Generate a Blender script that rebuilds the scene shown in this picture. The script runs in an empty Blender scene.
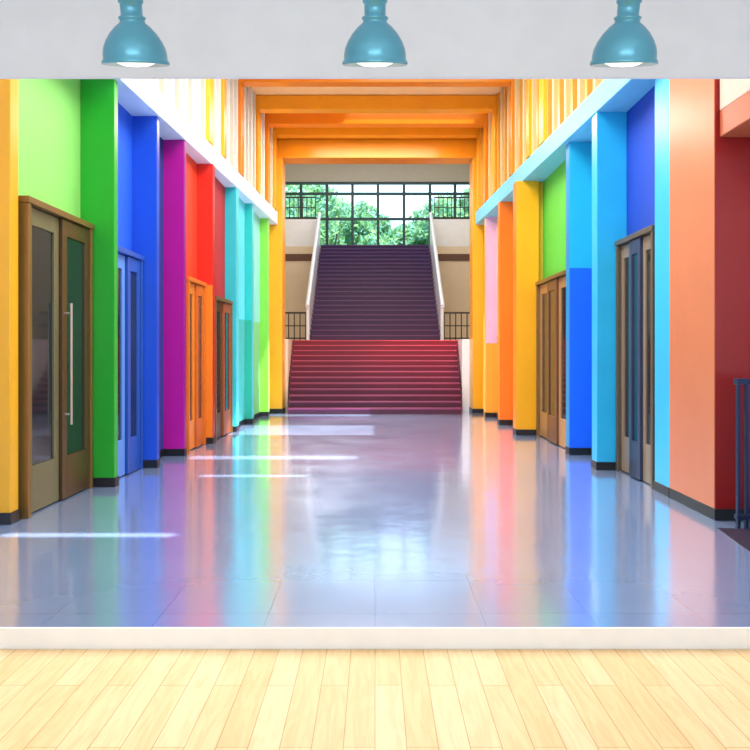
import bpy, bmesh, math, random
from mathutils import Vector, Matrix
random.seed(4)
CZ=1.6            # camera height above the wooden floor
FZ=0.113          # corridor floor level
sc=bpy.context.scene
sc.view_settings.view_transform='Standard'
sc.view_settings.look='None'

def lin(h):
    h=h.lstrip('#'); out=[]
    for i in (0,2,4):
        c=int(h[i:i+2],16)/255
        out.append(c/12.92 if c<=0.04045 else ((c+0.055)/1.055)**2.4)
    return out+[1]
def mixh(a,b,t):
    a=a.lstrip('#');b=b.lstrip('#')
    return '#'+''.join('%02X'%round(int(a[i:i+2],16)*(1-t)+int(b[i:i+2],16)*t) for i in (0,2,4))
MATS={}
def mat(name,hexc,rough=0.5,metal=0.0,noise=0.06,emit=None,es=0,bump=0.02,scale=6):
    if name in MATS: return MATS[name]
    m=bpy.data.materials.new(name); m.use_nodes=True
    nt=m.node_tree; b=nt.nodes['Principled BSDF']
    c=lin(hexc)
    tc=nt.nodes.new('ShaderNodeTexCoord'); n=nt.nodes.new('ShaderNodeTexNoise')
    n.inputs['Scale'].default_value=scale; n.inputs['Detail'].default_value=4
    nt.links.new(tc.outputs['Object'],n.inputs['Vector'])
    mx=nt.nodes.new('ShaderNodeMix'); mx.data_type='RGBA'
    mx.inputs[6].default_value=[v*(1-noise) for v in c[:3]]+[1]
    mx.inputs[7].default_value=[min(1,v*(1+noise)) for v in c[:3]]+[1]
    nt.links.new(n.outputs['Fac'],mx.inputs[0]); nt.links.new(mx.outputs[2],b.inputs['Base Color'])
    b.inputs['Roughness'].default_value=rough; b.inputs['Metallic'].default_value=metal
    if bump:
        bp=nt.nodes.new('ShaderNodeBump'); bp.inputs['Strength'].default_value=bump
        n2=nt.nodes.new('ShaderNodeTexNoise'); n2.inputs['Scale'].default_value=60
        nt.links.new(tc.outputs['Object'],n2.inputs['Vector'])
        nt.links.new(n2.outputs['Fac'],bp.inputs['Height']); nt.links.new(bp.outputs['Normal'],b.inputs['Normal'])
    if emit:
        b.inputs['Emission Color'].default_value=lin(emit); b.inputs['Emission Strength'].default_value=es
    MATS[name]=m; return m
def P(hexc,rough=0.3): return mat('paint_'+hexc.strip('#'),hexc,rough,noise=0.09,scale=2.5)

class B:
    def __init__(s): s.bm=bmesh.new(); s.m=[]
    def mi(s,m):
        if m not in s.m: s.m.append(m)
        return s.m.index(m)
    def box(s,x0,x1,y0,y1,z0,z1,m):
        return s.prism([(x0,y0),(x1,y0),(x1,y1),(x0,y1)],z0,z1,m)
    def prism(s,pts,z0,z1,m):
        i=s.mi(m); a=[s.bm.verts.new((p[0],p[1],z0)) for p in pts]; b=[s.bm.verts.new((p[0],p[1],z1)) for p in pts]
        n=len(pts); fs=[s.bm.faces.new(a[::-1]),s.bm.faces.new(b)]
        for k in range(n): fs.append(s.bm.faces.new((a[k],a[(k+1)%n],b[(k+1)%n],b[k])))
        for f in fs: f.material_index=i
        return fs
    def hexa(s,bot,top,m):
        i=s.mi(m); a=[s.bm.verts.new(p) for p in bot]; b=[s.bm.verts.new(p) for p in top]
        fs=[s.bm.faces.new(a[::-1]),s.bm.faces.new(b)]
        for k in range(4): fs.append(s.bm.faces.new((a[k],a[(k+1)%4],b[(k+1)%4],b[k])))
        for f in fs: f.material_index=i
    def tube(s,p0,p1,r,m,n=10):
        i=s.mi(m); p0=Vector(p0);p1=Vector(p1); d=(p1-p0).normalized()
        u=d.orthogonal().normalized(); v=d.cross(u)
        A=[];Bv=[]
        for k in range(n):
            o=(u*math.cos(2*math.pi*k/n)+v*math.sin(2*math.pi*k/n))*r
            A.append(s.bm.verts.new(p0+o)); Bv.append(s.bm.verts.new(p1+o))
        fs=[s.bm.faces.new(A[::-1]),s.bm.faces.new(Bv)]
        for k in range(n): fs.append(s.bm.faces.new((A[k],A[(k+1)%n],Bv[(k+1)%n],Bv[k])))
        for f in fs: f.material_index=i
    def lathe(s,prof,m,n=48,c=(0,0,0)):
        i=s.mi(m); rings=[]
        for r,z in prof:
            rings.append([s.bm.verts.new((c[0]+r*math.cos(2*math.pi*k/n),c[1]+r*math.sin(2*math.pi*k/n),c[2]+z)) for k in range(n)])
        for a,b in zip(rings,rings[1:]):
            for k in range(n):
                f=s.bm.faces.new((a[k],a[(k+1)%n],b[(k+1)%n],b[k])); f.material_index=i; f.smooth=True
    def done(s,name,bevel=0,parent=None):
        bmesh.ops.recalc_face_normals(s.bm,faces=s.bm.faces)
        me=bpy.data.meshes.new(name); s.bm.to_mesh(me); s.bm.free()
        for m in s.m: me.materials.append(m)
        o=bpy.data.objects.new(name,me); sc.collection.objects.link(o)
        if bevel:
            md=o.modifiers.new('bevel','BEVEL'); md.width=bevel; md.segments=2; md.limit_method='ANGLE'
        if parent: o.parent=parent
        return o
def empty(name):
    e=bpy.data.objects.new(name,None); sc.collection.objects.link(e); return e
def plate(b,x0,x1,y0,y1,z0,z1,holes,m):
    xs=sorted({x0,x1}|{h[0] for h in holes}|{h[1] for h in holes}); ys=sorted({y0,y1}|{h[2] for h in holes}|{h[3] for h in holes})
    for i in range(len(ys)-1):
        for j in range(len(xs)-1):
            cx=(xs[j]+xs[j+1])/2; cy=(ys[i]+ys[i+1])/2
            if any(h[0]<cx<h[1] and h[2]<cy<h[3] for h in holes): continue
            b.box(xs[j],xs[j+1],ys[i],ys[i+1],z0,z1,m)
def Z(v): return CZ+v

# ------------------------------------------------ materials
white=mat('white_wall_paint','#DFE4EB',0.7)
trimw=mat('white_trim_paint','#F4F7FC',0.4)
black=mat('black_baseboard','#15161C',0.35)
orange=P('#FCA41A'); orange2=P('#F98A12'); fasc=mat('fascia_white','#D6E6EE',0.5)
cream=mat('cream_plaster','#EBD9BC',0.7); beigew=mat('grey_beige_plaster','#CFC8BC',0.7)

def wood():
    m=bpy.data.materials.new('pale_wood_planks'); m.use_nodes=True; nt=m.node_tree; b=nt.nodes['Principled BSDF']
    tc=nt.nodes.new('ShaderNodeTexCoord'); mp=nt.nodes.new('ShaderNodeMapping'); mp.inputs['Rotation'].default_value=(0,0,math.pi/2)
    nt.links.new(tc.outputs['Object'],mp.inputs['Vector'])
    br=nt.nodes.new('ShaderNodeTexBrick'); br.offset=0.37; br.inputs['Scale'].default_value=1
    br.inputs['Brick Width'].default_value=1.5; br.inputs['Row Height'].default_value=0.128; br.inputs['Mortar Size'].default_value=0.002
    br.inputs['Mortar Smooth'].default_value=0.3; br.inputs['Bias'].default_value=-0.2
    br.inputs['Color1'].default_value=lin('#F5D8A8'); br.inputs['Color2'].default_value=lin('#ECC88E'); br.inputs['Mortar'].default_value=lin('#BC945E')
    nt.links.new(mp.outputs[0],br.inputs['Vector'])
    mp2=nt.nodes.new('ShaderNodeMapping'); mp2.inputs['Scale'].default_value=(9,1.0,1); nt.links.new(tc.outputs['Object'],mp2.inputs['Vector'])
    n=nt.nodes.new('ShaderNodeTexNoise'); n.inputs['Scale'].default_value=2.2; n.inputs['Detail'].default_value=7; n.inputs['Distortion'].default_value=1.6
    nt.links.new(mp2.outputs[0],n.inputs['Vector'])
    cr=nt.nodes.new('ShaderNodeValToRGB'); cr.color_ramp.elements[0].position=0.35; cr.color_ramp.elements[0].color=(0.85,0.76,0.62,1); cr.color_ramp.elements[1].position=0.6; cr.color_ramp.elements[1].color=(1,1,1,1)
    nt.links.new(n.outputs['Fac'],cr.inputs[0])
    mx=nt.nodes.new('ShaderNodeMix'); mx.data_type='RGBA'; mx.blend_type='MULTIPLY'; mx.inputs[0].default_value=0.55
    nt.links.new(br.outputs['Color'],mx.inputs[6]); nt.links.new(cr.outputs[0],mx.inputs[7]); nt.links.new(mx.outputs[2],b.inputs['Base Color'])
    b.inputs['Roughness'].default_value=0.5
    bp=nt.nodes.new('ShaderNodeBump'); bp.inputs['Strength'].default_value=0.12; bp.invert=True
    nt.links.new(br.outputs['Fac'],bp.inputs['Height']); nt.links.new(bp.outputs[0],b.inputs['Normal'])
    return m
def polished():
    m=bpy.data.materials.new('polished_floor_tiles'); m.use_nodes=True; nt=m.node_tree; b=nt.nodes['Principled BSDF']
    tc=nt.nodes.new('ShaderNodeTexCoord')
    br=nt.nodes.new('ShaderNodeTexBrick'); br.offset=0; br.inputs['Scale'].default_value=1
    br.inputs['Brick Width'].default_value=0.6; br.inputs['Row Height'].default_value=0.6; br.inputs['Mortar Size'].default_value=0.003
    br.inputs['Color1'].default_value=lin('#A9C2F0'); br.inputs['Color2'].default_value=lin('#A4BDEC'); br.inputs['Mortar'].default_value=lin('#92A9D6')
    nt.links.new(tc.outputs['Object'],br.inputs['Vector']); nt.links.new(br.outputs['Color'],b.inputs['Base Color'])
    b.inputs['Metallic'].default_value=0.42; b.inputs['IOR'].default_value=1.7
    b.inputs['Coat Weight'].default_value=1.0; b.inputs['Coat Roughness'].default_value=0.11; b.inputs['Coat IOR'].default_value=1.8
    n=nt.nodes.new('ShaderNodeTexNoise'); n.inputs['Scale'].default_value=1.3; n.inputs['Detail'].default_value=3
    nt.links.new(tc.outputs['Object'],n.inputs['Vector'])
    mr=nt.nodes.new('ShaderNodeMapRange'); mr.inputs[3].default_value=0.10; mr.inputs[4].default_value=0.25
    nt.links.new(n.outputs['Fac'],mr.inputs[0]); nt.links.new(mr.outputs[0],b.inputs['Roughness'])
    n3=nt.nodes.new('ShaderNodeTexNoise'); n3.inputs['Scale'].default_value=2.6; nt.links.new(tc.outputs['Object'],n3.inputs['Vector'])
    bp=nt.nodes.new('ShaderNodeBump'); bp.inputs['Strength'].default_value=0.1; bp.inputs['Distance'].default_value=0.03
    nt.links.new(n3.outputs['Fac'],bp.inputs['Height']); nt.links.new(bp.outputs[0],b.inputs['Coat Normal']); nt.links.new(bp.outputs[0],b.inputs['Normal'])
    return m
woodm=wood(); polm=polished()

# ------------------------------------------------ front room
b=B(); b.box(-3.3,3.3,-2.5,4.0,-0.1,0,woodm); b.done('floor')
b=B(); b.box(-3.3,3.3,3.985,4.0,0,FZ,trimw); b.done('baseboard_back',0.002)
b=B(); b.box(-3.55,3.55,4.0,4.03,Z(1.466),Z(5.4),white); b.done('wall_back')
b=B(); b.box(-3.42,-3.3,-2.5,4.0,-0.1,3.7,white); b.done('wall_left')
b=B(); b.box(3.3,3.42,-2.5,4.0,-0.1,3.7,white); b.done('wall_right')
b=B(); b.box(-3.42,3.42,-2.6,-2.5,-0.1,3.7,white); b.done('wall_front')
b=B(); b.box(-3.42,3.42,-2.6,4.0,3.7,3.8,white); b.done('ceiling')

# ------------------------------------------------ pendant lamps
teal=mat('teal_enamel','#5BA2BA',0.28,0.4,noise=0.05)
inner=mat('lamp_inner','#B8CCD2',0.5)
bulbm=mat('bulb_glow','#FFFFFF',0.5,emit='#FFF6E8',es=0.9,bump=0)
cordm=mat('cord_grey','#5A6A70',0.5)
def lamp(x):
    e=empty('pendant_lamp')
    k=3.0/745; zb=Z((350-65)/745*3.0)
    e.location=(x,3.0,zb)
    t=math.radians(17)
    pr=[(32,0),(33,1),(32.5,3),(31,5),(31,9),(30,15),(27,22),(22.5,29),(17,35),(12.5,38.5),(11.5,41),(13,42),(13,44),(10.5,45),(10.5,56),(12,57),(12,60),(9,62),(8,68),(3,71),(0.01,71)]
    s=B(); s.lathe([(r*k,z*k) for r,z in pr],teal)
    pin=[(31.5,0.2),(29.5,5),(29.5,9),(28.5,15),(25.5,21.5),(21,28),(15,33.5),(8,36),(0.01,36)]
    s.lathe([(r*k,z*k) for r,z in pin],inner)
    s.lathe([(32*k,0),(31.5*k,0.2*k)],teal)
    o=s.done('shade',parent=e); o.rotation_euler=(t,0,0)
    s=B(); s.lathe([(0.01*k,-2*k),(12*k,-1*k),(19*k,2*k),(20*k,6*k),(17*k,12*k),(9*k,20*k),(7*k,36*k)],bulbm,32)
    o=s.done('bulb',parent=e); o.rotation_euler=(t,0,0)
    top=Matrix.Rotation(t,3,'X')@Vector((0,0,70*k))
    s=B(); s.tube(top,(top.x,top.y,3.7-zb),0.008,cordm); s.lathe([(0.001,3.67-zb),(0.05,3.67-zb),(0.055,3.7-zb)],teal,24,(top.x,top.y,0)); s.done('cord_and_canopy',parent=e)
for x in (-0.962,0.0,1.0): lamp(x)

# ------------------------------------------------ corridor shell
b=B(); b.box(-3.5,3.5,4.0,18.2,-0.1,FZ,polm); b.box(-5.4,5.4,18.2,31,-0.1,FZ,polm); b.done('floor_corridor')
holes=[(-0.64,0.79,4.9,5.03),(0.3,1.6,7.7,7.86),(-0.19,2.16,9.1,9.45),(-0.3,2.38,12.0,13.7),(-0.6,2.3,15.65,16.28)]  # unseen slots, added so the sun lays streaks on the floor
b=B(); plate(b,-3.55,3.55,4.03,18.2,Z(5.25),Z(5.4),holes,mat('ceiling_peach','#FDC888',0.7)); b.done('ceiling_corridor')
b=B(); b.box(-3.55,-3.4,4.0,6.4,-0.1,Z(5.25),white); b.done('wall_left.001')
b=B(); b.box(3.4,3.55,4.0,6.5,-0.1,Z(5.25),white); b.done('wall_right.001')

def pillar(sx,X,out,d0,d1,top,front,side,split=None,low=None):
    b=B(); x0,x1=sorted((sx*X,sx*out))
    mf=P(front)
    if split is not None:
        b.box(x0,x1,d0,d1,FZ,Z(split),P(low)); b.box(x0,x1,d0,d1,Z(split),Z(top),mf)
    else: b.box(x0,x1,d0,d1,FZ,Z(top),mf)
    e=0.012; a0,a1=sorted((sx*(X-e),sx*out)); b.box(a0,a1,d0-e,d1+e,FZ,FZ+0.1,black)
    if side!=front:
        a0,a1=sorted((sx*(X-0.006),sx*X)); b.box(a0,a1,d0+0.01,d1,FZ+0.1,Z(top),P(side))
    return b.done('painted_pillar',0.006)
T=2.95
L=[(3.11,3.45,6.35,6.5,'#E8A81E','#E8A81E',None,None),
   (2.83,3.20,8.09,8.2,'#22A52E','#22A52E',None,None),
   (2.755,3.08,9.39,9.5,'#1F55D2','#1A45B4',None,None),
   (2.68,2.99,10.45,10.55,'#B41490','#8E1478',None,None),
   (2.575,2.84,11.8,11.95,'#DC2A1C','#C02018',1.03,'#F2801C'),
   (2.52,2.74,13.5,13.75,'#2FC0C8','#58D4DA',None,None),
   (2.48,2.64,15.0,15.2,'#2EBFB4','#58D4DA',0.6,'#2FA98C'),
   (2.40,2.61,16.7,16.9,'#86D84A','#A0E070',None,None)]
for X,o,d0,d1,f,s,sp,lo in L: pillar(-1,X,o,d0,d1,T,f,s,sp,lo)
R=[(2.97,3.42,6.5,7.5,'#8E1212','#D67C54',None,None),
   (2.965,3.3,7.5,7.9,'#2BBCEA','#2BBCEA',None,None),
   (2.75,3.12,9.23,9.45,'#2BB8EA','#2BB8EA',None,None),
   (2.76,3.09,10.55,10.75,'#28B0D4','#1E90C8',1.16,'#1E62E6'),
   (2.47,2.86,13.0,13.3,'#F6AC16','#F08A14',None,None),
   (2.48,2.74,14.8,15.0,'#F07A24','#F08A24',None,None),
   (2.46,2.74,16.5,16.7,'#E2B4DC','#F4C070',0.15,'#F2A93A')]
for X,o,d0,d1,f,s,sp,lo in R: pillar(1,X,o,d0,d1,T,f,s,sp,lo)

def W(h): return mat('matte_'+h.strip('#'),h,0.6,noise=0.09,scale=2.5)
def baywall(sx,X,d0,d1,up,low=None,split=1.2):
    b=B(); x0,x1=sorted((sx*X,sx*(X+0.15)))
    if low: b.box(x0,x1,d0,d1,FZ,Z(split),W(low)); b.box(x0,x1,d0,d1,Z(split),Z(3.24),W(up))
    else: b.box(x0,x1,d0,d1,FZ,Z(3.24),W(up))
    a0,a1=sorted((sx*(X-0.012),sx*X)); b.box(a0,a1,d0,d1,FZ,FZ+0.1,black)
    b.done('wall_left.002' if sx<0 else 'wall_right.002')
baywall(-1,3.20,6.5,8.15,'#8CD868'); baywall(-1,3.06,8.15,9.45,'#1A5AD8','#3A78D8',1.14)
baywall(-1,2.97,9.45,10.5,'#18307C'); baywall(-1,2.82,10.5,11.85,'#E63A18','#F08A2A',1.03)
baywall(-1,2.72,11.85,13.6,'#B01020','#A05028',0.85); baywall(-1,2.62,13.6,15.1,'#5AD6E4','#40B8B0',0.6)
baywall(-1,2.58,15.1,17.6,'#8FE6D8','#80D088',0.6)
baywall(1,3.12,7.9,9.35,'#1444B8'); baywall(1,3.07,9.35,10.65,'#28B8E0')
baywall(1,2.95,10.65,13.1,'#5CC83C'); baywall(1,2.80,13.1,14.9,'#F5C030','#F09030',0.6)
baywall(1,2.70,14.9,17.6,'#F2C060','#F2A030',0.3)

# fascias
FL=lambda d:2.86-(d-6.5)*(0.57/11.05)
FR=lambda d:2.86-(d-6.5)*(0.49/11.05)
FT=3.25
def fascia(sx,F,z0,z1,m):
    b=B(); xa,da,xb,db=F(6.5),6.5,F(17.55),17.55
    b.prism([(sx*xa,da),(sx*(xa+0.6),da),(sx*(xb+0.6),db),(sx*xb,db)],Z(z0),Z(z1),m); b.done('trim_1' if sx<0 else 'trim_2',0.01)
fascia(-1,FL,2.95,FT,fasc)
fascia(1,FR,2.95,FT,mat('fascia_aqua','#7CCBE4',0.5))

roof=empty('orange_roof_frame')
def slats(sx,F,m,m2,mb,step):
    b=B(); n=int(10.7/step)
    for i in range(n+1):
        d=6.6+10.7*i/n; x=F(d)
        x0,x1=sorted((sx*(x+0.03),sx*(x+0.12))); b.box(x0,x1,d,d+0.10,Z(FT+.004),Z(5.24),m if i%2 else m2)
    b.prism([(sx*(F(6.6)+.25),6.6),(sx*(F(6.6)+.3),6.6),(sx*(F(17.3)+.3),17.3),(sx*(F(17.3)+.25),17.3)],Z(FT+.004),Z(5.24),mb)
    b.done('slat_screen',parent=roof)
slats(-1,FL,mat('slat_cream','#F2EEE6',0.6),mat('slat_tan','#EADFCB',0.6),mat('lining_brown','#A4907A',0.7),.30)
slats(1,FR,mat('slat_honey','#F2CE8E',.5),P('#E8A84A'),mat('lining_ochre','#B0803C',0.7),.30)
b=B(); b.box(-3.45,-3.4,6.4,18.05,Z(3.25),Z(5.25),mat('slat_backing_wood','#9C8468',0.6)); b.done('wall_left.003')
b=B(); b.box(3.4,3.45,6.5,18.05,Z(3.25),Z(5.25),mat('warm_ochre','#D89A40',0.6)); b.done('wall_right.003')

# portal frames (upper posts + beams)
for d,w,m in ((11.6,.3,P('#FABC28')),(12.5,.2,P('#F9A81C')),(13.75,.28,orange2),(15.3,.3,orange),(16.3,.3,orange2),(17.15,.3,orange)):
    b=B()
    for sx,F in ((-1,FL),(1,FR)):
        x0,x1=sorted((sx*(F(d)-0.02),sx*(F(d)+0.24))); b.box(x0,x1,d,d+w,Z(FT+.005),Z(5.24),m)
    if d>13: b.box(-(FL(d)-.02),FR(d)-.02,d+.01,d+w-.01,Z(4.95),Z(5.24),m)
    b.done('upper_frame',0.008,roof)
b=B()
for sx,xi in ((-1,2.19),(1,2.31)):
    x0,x1=sorted((sx*xi,sx*2.56)); b.box(x0,x1,17.6,18.2,FZ,Z(4.54),P('#FBAE20'))
    x0,x1=sorted((sx*2.56,sx*3.4)); b.box(x0,x1,17.75,18.04,FZ,Z(5.24),P('#F8C448'))
    x0,x1=sorted((sx*(xi-.01),sx*2.57)); b.box(x0,x1,17.59,18.21,FZ,FZ+0.1,black)
b.box(-2.56,2.56,17.6,18.2,Z(4.54),Z(4.98),P('#FA9C14')); b.box(-2.56,2.56,17.8,18.2,Z(4.98),Z(5.24),orange2)
b.done('stair_portal',0.01,roof)
b=B(); b.box(3.0,3.4,5.9,6.49,Z(1.85),Z(2.08),P('#B86040')); b.box(3.0,3.4,5.9,6.49,Z(2.08),Z(5.2),mat('peach_header','#E2BCA8',0.6)); b.done('trim_3',0.01)

# ------------------------------------------------ doors
glass=mat('dark_door_glass','#1E2628',0.06,0.0,noise=0.02,bump=0)
steel=mat('brushed_steel','#C8C4BC',0.3,0.9)
bronze=mat('bronze_frame','#8A6A38',0.35,0.5); olive=mat('olive_door_panel','#74704E',0.35,0.3); brown=mat('dark_bronze_door','#5C4426',0.35,0.4)
def doorset(name,sx,X,d0,d1,ztop,frame,cols,leaves=2,handles=()):
    e=empty(name)
    def bx(b,xa,xb,*r):
        a,c=sorted((sx*xa,sx*xb)); b.box(a,c,*r)
    b=B(); t=0.06; p=0.15
    bx(b,X-p,X,d0,d0+t,FZ,ztop,frame); bx(b,X-p,X,d1-t,d1,FZ,ztop,frame); bx(b,X-p-0.01,X,d0-0.01,d1+0.01,ztop,ztop+t,frame)
    b.done('frame',0.005,e)
    w=(d1-d0-2*t)/leaves
    for i in range(leaves):
        a=d0+t+i*w+0.006; c=a+w-0.012; st=min(0.11,w*0.22); m=cols[i%len(cols)]; f=X-0.10-0.03*(i%2)
        b=B(); z0=FZ+0.015; z1=ztop-0.01
        bx(b,f,f+0.05,a,a+st,z0,z1,m); bx(b,f,f+0.05,c-st,c,z0,z1,m)
        bx(b,f,f+0.05,a+st,c-st,z0,z0+0.42,m); bx(b,f,f+0.05,a+st,c-st,z1-0.16,z1,m)
        bx(b,f+0.018,f+0.032,a+st,c-st,z0+0.42,z1-0.16,glass)
        b.done('leaf_%d'%(i+1),0.004,e)
        if i in handles:
            b=B(); hd=(a+0.06) if i%2 else (c-0.06); hx=sx*(f-0.06)
            b.tube((hx,hd,FZ+0.75),(hx,hd,FZ+1.95),0.014,steel)
            for zz in (0.85,1.85): b.tube((hx,hd,FZ+zz),(sx*(f+0.005),hd,FZ+zz),0.010,steel)
            b.done('pull_handle_%d'%(i+1),0,e)
doorset('door_1',-1,3.20,6.56,8.07,Z(1.3),bronze,[olive,brown],2,(1,))
blued=mat('blue_door','#2450A8',0.35); blued2=mat('pale_blue_door','#5E8ED8',0.35)
doorset('door_2',-1,3.06,8.3,9.36,Z(1.12),blued,[blued2,blued])
doorset('door_3',1,3.12,7.98,9.2,Z(1.28),mat('slate_frame','#6A5C48',0.35,0.4),[mat('taupe_door','#94806A',0.4,.2),mat('dark_slate_door','#34405C',0.35,.2)],3)
doorset('door_4',1,2.95,10.85,12.95,Z(1.12),bronze,[mat('tan_door','#B88450',0.4,.2),mat('umber_door','#74461F',0.4,.2)],3)
doorset('door_5',-1,2.82,10.7,11.78,Z(1.0),P('#D87020'),[P('#E88428'),P('#C86018')])
doorset('door_6',-1,2.72,12.05,13.45,Z(0.82),bronze,[brown,mat('rust_door','#944A22',0.4)])

# railing at far right + dark inlay mat
nav=mat('navy_metal','#1C2E54',0.35,0.5)
b=B()
b.box(3.0,3.38,6.16,6.24,FZ+1.2,FZ+1.25,nav); b.box(3.0,3.38,6.17,6.23,FZ+0.08,FZ+0.12,nav)
for i in range(6): b.box(3.01+i*0.068,3.035+i*0.068,6.18,6.22,FZ,FZ+1.2,nav)
b.done('metal_railing',0.004)
b=B(); b.prism([(2.72,5.2),(3.38,4.6),(3.38,6.1),(2.85,6.2)],FZ,FZ+0.008,mat('dark_mat','#2A1E34',0.5)); b.done('entrance_mat')

# ------------------------------------------------ stairs
stair=empty('staircase')
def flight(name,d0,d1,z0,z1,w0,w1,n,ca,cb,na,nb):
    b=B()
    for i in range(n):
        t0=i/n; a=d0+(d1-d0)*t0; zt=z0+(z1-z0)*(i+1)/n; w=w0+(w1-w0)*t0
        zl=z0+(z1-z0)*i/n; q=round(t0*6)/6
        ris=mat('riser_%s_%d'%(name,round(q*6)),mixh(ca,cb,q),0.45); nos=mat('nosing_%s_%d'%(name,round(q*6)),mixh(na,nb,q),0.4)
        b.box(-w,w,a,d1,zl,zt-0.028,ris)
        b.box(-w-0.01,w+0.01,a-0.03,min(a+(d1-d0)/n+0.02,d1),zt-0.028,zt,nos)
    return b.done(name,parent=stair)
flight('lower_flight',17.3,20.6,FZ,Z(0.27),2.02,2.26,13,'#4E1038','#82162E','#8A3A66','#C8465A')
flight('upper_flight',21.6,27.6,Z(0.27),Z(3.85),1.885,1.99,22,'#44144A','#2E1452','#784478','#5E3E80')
b=B()
for sx in (-1,1):
    b.prism([(sx*2.13,18.22),(sx*3.6,18.22),(sx*3.6,20.6),(sx*2.28,20.6)][::sx],FZ,Z(0.27),trimw if sx>0 else cream)
b.box(-3.6,3.6,20.6,21.6,FZ,Z(0.27),mat('landing_stone','#B8A8A0',0.4)); b.box(-2.0,2.0,21.6,27.6,FZ,Z(0.27),cream)
b.box(-5.19,-2.08,21.6,27.6,FZ,Z(0.27),cream); b.box(2.08,5.19,21.6,27.6,FZ,Z(0.27),cream)
b.done('landing',parent=stair)
for sx in (-1,1):
    b=B(); gl=mat('pale_balustrade','#EEF2F8',0.3,0.1)
    xa,xb=1.90,2.03; z=0.27
    b.hexa([(sx*xa,21.5,Z(z-.1)),(sx*(xa+.07),21.5,Z(z-.1)),(sx*(xb+.07),27.6,Z(3.75)),(sx*xb,27.6,Z(3.75))],
           [(sx*xa,21.5,Z(z+.95)),(sx*(xa+.07),21.5,Z(z+.95)),(sx*(xb+.07),27.6,Z(4.85)),(sx*xb,27.6,Z(4.85))],gl)
    b.tube((sx*(xa+.035),21.3,Z(1.25)),(sx*(xb+.035),27.7,Z(5.08)),0.06,gl)
    b.tube((sx*(xa+.035),21.45,Z(.27)),(sx*(xa+.035),21.45,Z(1.3)),0.05,gl)
    b.done('balustrade',parent=stair)
dk=mat('dark_iron','#3A3430',0.4,0.4)
def grille(x0,x1,y,z0,z1,par):
    b=B(); b.box(x0,x1,y-.025,y+.025,z1-.05,z1,dk); b.box(x0,x1,y-.02,y+.02,z0+.05,z0+.09,dk); b.box(x0,x1,y-.02,y+.02,(z0+z1)/2,(z0+z1)/2+.03,dk)
    n=int((x1-x0)/0.16)
    for i in range(n+1):
        x=x0+(x1-x0-.03)*i/n; b.box(x,x+.03,y-.015,y+.015,z0,z1-.05,dk)
    b.done('iron_railing',parent=par)
grille(-3.5,-1.99,21.55,Z(.27),Z(1.1),stair); grille(1.99,3.5,21.55,Z(.27),Z(1.1),stair)
gal=empty('gallery_balcony')
b=B(); b.box(-5.19,5.19,27.62,30.94,Z(3.55),Z(3.84),cream)
for sx in (-1,1):
    x0,x1=sorted((sx*2.14,sx*5.19)); b.box(x0,x1,27.62,27.8,Z(3.84),Z(4.85),trimw)
    b.box(x0,x1,27.62,27.8,Z(.27),Z(3.3),cream); b.box(x0,x1,27.60,27.8,Z(3.3),Z(3.56),mat('brown_band','#6A4A3C',0.5))
b.done('balcony_deck',parent=gal)
grille(-5.1,-2.2,27.7,Z(4.85),Z(5.7),gal); grille(2.2,5.1,27.7,Z(4.85),Z(5.7),gal)
# hall walls, ceiling, window
b=B(); b.box(-5.35,-5.2,18.2,31,-.1,Z(8.4),cream); b.done('wall_left.004')
b=B(); b.box(5.2,5.35,18.2,31,-.1,Z(8.4),cream); b.done('wall_right.004')
b=B(); b.box(-5.35,5.35,18.2,31.2,Z(8.4),Z(8.55),white); b.done('ceiling_hall')
b=B(); b.box(-5.35,5.35,18.2,18.35,Z(5.25),Z(8.4),cream); b.box(-5.35,-3.5,18.05,18.2,-.1,Z(8.4),cream); b.box(3.5,5.35,18.05,18.2,-.1,Z(8.4),cream); b.done('wall_front.001')
b=B(); b.box(-5.35,5.35,31,31.2,Z(6.98),Z(8.4),beigew); b.box(-5.35,5.35,31,31.2,-.1,Z(4.0),beigew)
b.box(-5.35,-3.95,31,31.2,Z(4.0),Z(6.98),beigew); b.box(3.95,5.35,31,31.2,Z(4.0),Z(6.98),beigew); b.done('wall_back.001')
b=B(); fm=mat('window_frame_dark','#2E484E',0.4,0.2)
xs=[(p-375)/745*31 for p in (281,301,327,352.5,378,404,430,455,472)]
for x in xs: b.box(x-.055,x+.055,30.95,31.1,Z(4.0),Z(6.98),fm)
for zz in (4.02,5.45,6.5,6.94): b.box(-3.95,3.95,30.96,31.09,Z(zz)-.05,Z(zz)+.05,fm)
b.done('window_1')

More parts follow.
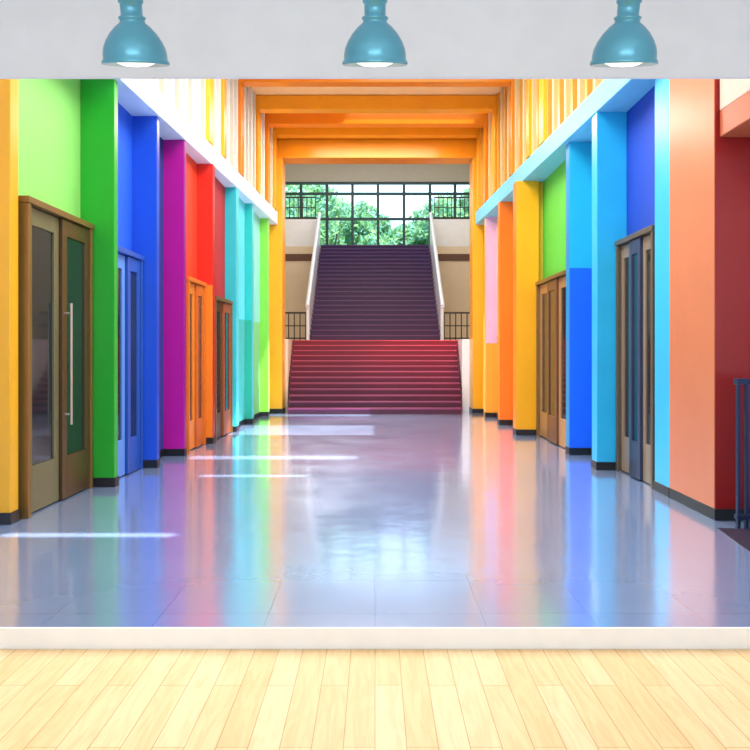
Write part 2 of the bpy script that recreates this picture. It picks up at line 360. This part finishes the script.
# outside
leafA=mat('leaf_green','#74A868',0.6,noise=.25,scale=1.2); leafB=mat('leaf_teal','#68A494',0.6,noise=.2,scale=1.2); bark=mat('bark','#7A6C60',0.8)
for m_ in (leafA,leafB):
    nt=m_.node_tree; bs=nt.nodes['Principled BSDF']; tr=nt.nodes.new('ShaderNodeBsdfTranslucent'); tr.inputs[0].default_value=lin('#8CBC8C'); ms=nt.nodes.new('ShaderNodeMixShader'); ms.inputs[0].default_value=.45
    nt.links.new(bs.outputs[0],ms.inputs[1]); nt.links.new(tr.outputs[0],ms.inputs[2]); nt.links.new(ms.outputs[0],nt.nodes['Material Output'].inputs[0])
def tree(x,y,h,r):
    b=B(); b.tube((x,y,-.08),(x,y,h*0.6),0.18,bark)
    for k in range(6):
        a=k*1.05; b.tube((x,y,h*.45),(x+math.cos(a)*r*.6,y+math.sin(a)*r*.6,h*.8),.05,bark,6)
    cl=[(Vector((x+random.uniform(-r,r)*.9,y+random.uniform(-r,r)*.6,h*.72+random.uniform(-r,r)*.85)),random.uniform(.5,1.0)*r*.6) for _ in range(14)]
    ia,ib=b.mi(leafA),b.mi(leafB)
    for c,cr in cl:
        for _ in range(340):
            v=Vector([random.gauss(0,1) for _ in range(3)]).normalized()*cr*random.uniform(.5,1)
            p=c+v; u=Vector([random.gauss(0,1) for _ in range(3)]).normalized(); w=u.orthogonal().normalized(); s_=random.uniform(.08,.17)
            f=b.bm.faces.new([b.bm.verts.new(p+q) for q in (u*s_*1.6,w*s_*.8,-u*s_*1.6,-w*s_*.8)]); f.material_index=random.choice((ia,ib))
    b.done('leafy_tree')
for x,y,h,r in ((-5.2,37,9.4,2.4),(-2.6,39,9.4,2.2),(-.2,37,7.4,1.6),(2.0,38,8.0,1.7),(4.8,38,9.6,2.4),(-4.5,45,12,2.8),(4.5,46,12,2.6),(0.2,44,9.4,2.2),(-1.8,47,11,2.6),(2.6,48,9.8,2.4)): tree(x,y,h,r)
b=B(); b.box(-30,30,31.2,80,-.3,-.1,mat('lawn','#6E9C4C',0.9,noise=.3)); b.done('lawn')

# ------------------------------------------------ world + lights
w=bpy.data.worlds.new('sky'); sc.world=w; w.use_nodes=True; nt=w.node_tree; bg=nt.nodes['Background']
tc=nt.nodes.new('ShaderNodeTexCoord'); sp=nt.nodes.new('ShaderNodeSeparateXYZ'); cr=nt.nodes.new('ShaderNodeValToRGB')
nt.links.new(tc.outputs['Generated'],sp.inputs[0]); nt.links.new(sp.outputs['Z'],cr.inputs[0]); nt.links.new(cr.outputs[0],bg.inputs[0])
cr.color_ramp.elements[0].color=(0.62,0.83,1,1); cr.color_ramp.elements[1].color=(0.45,0.68,1,1); cr.color_ramp.elements[1].position=.8
bg.inputs[1].default_value=2.6
l=bpy.data.lights.new('sun','SUN'); l.energy=16; l.angle=.015; l.color=(1,.96,.9); o=bpy.data.objects.new('sun',l); sc.collection.objects.link(o)
o.rotation_euler=Vector((-.35,.15,-1)).to_track_quat('-Z','Y').to_euler()
def area(name,loc,sx,sy,p,col=(1,1,1),dirv=(0,0,-1)):
    l=bpy.data.lights.new(name,'AREA'); l.shape='RECTANGLE'; l.size=sx; l.size_y=sy; l.energy=p; l.color=col
    o=bpy.data.objects.new(name,l); o.location=loc; sc.collection.objects.link(o); o.rotation_euler=Vector(dirv).to_track_quat('-Z','Y').to_euler()
def spot(name,loc,tgt,p,ang,blend=1,col=(1,1,1),r=.15):
    l=bpy.data.lights.new(name,'SPOT'); l.energy=p; l.spot_size=math.radians(ang); l.spot_blend=blend; l.color=col; l.shadow_soft_size=r
    o=bpy.data.objects.new(name,l); o.location=loc; sc.collection.objects.link(o); o.rotation_euler=(Vector(tgt)-Vector(loc)).to_track_quat('-Z','Y').to_euler()
area('room_fill',(0,0.8,3.6),4.5,2.4,16,(.95,.97,1))  # added unseen fill above the room, no fixture modelled
area('wall_wash_fill',(0,-2.3,2.3),4.5,2.2,132,(.91,.96,1),(0,1,0.12))  # added fill washing the back wall, no window behind it
spot('plank_patch_fill',(-1.5,2.9,3.6),(-1.4,3.3,0),70,36,1,(1,.97,.92))  # added spot for the soft bright area on the left planks
area('corridor_fill',(0,6.6,Z(5.15)),3.2,3.4,300)  # added unseen fill under the ceiling, brightens the pillars
area('corridor_fill.001',(0,10.2,Z(5.15)),3.0,3.0,340)  # added unseen fill for the middle of the corridor
area('corridor_fill.002',(0,15.9,Z(4.9)),3.0,2.0,210,(1,.95,.85))  # added warm fill that lifts the orange beams and portal
area('hall_fill',(0,24,Z(8.3)),7,8,420)  # added unseen fill for the stair hall
spot('stair_sun_fill',(3.6,18.6,Z(6)),(1.3,19.4,Z(-.2)),3200,28,.5,(1,.93,.86))  # added spot standing in for sun on the lower flight
# added warm fill spot with no fixture, shining through the portal along the corridor floor
spot('hall_glare_fill',(-1.6,22.5,Z(5.6)),(0.8,13.6,FZ),9000,36,.7,(1,.92,.8))

cam=bpy.data.cameras.new('camera'); co=bpy.data.objects.new('camera',cam); sc.collection.objects.link(co)
co.location=(0,0,CZ); co.rotation_euler=(math.pi/2,0,0); cam.sensor_width=36; cam.lens=745/750*36; cam.shift_y=-25/750; cam.clip_end=300
sc.camera=co
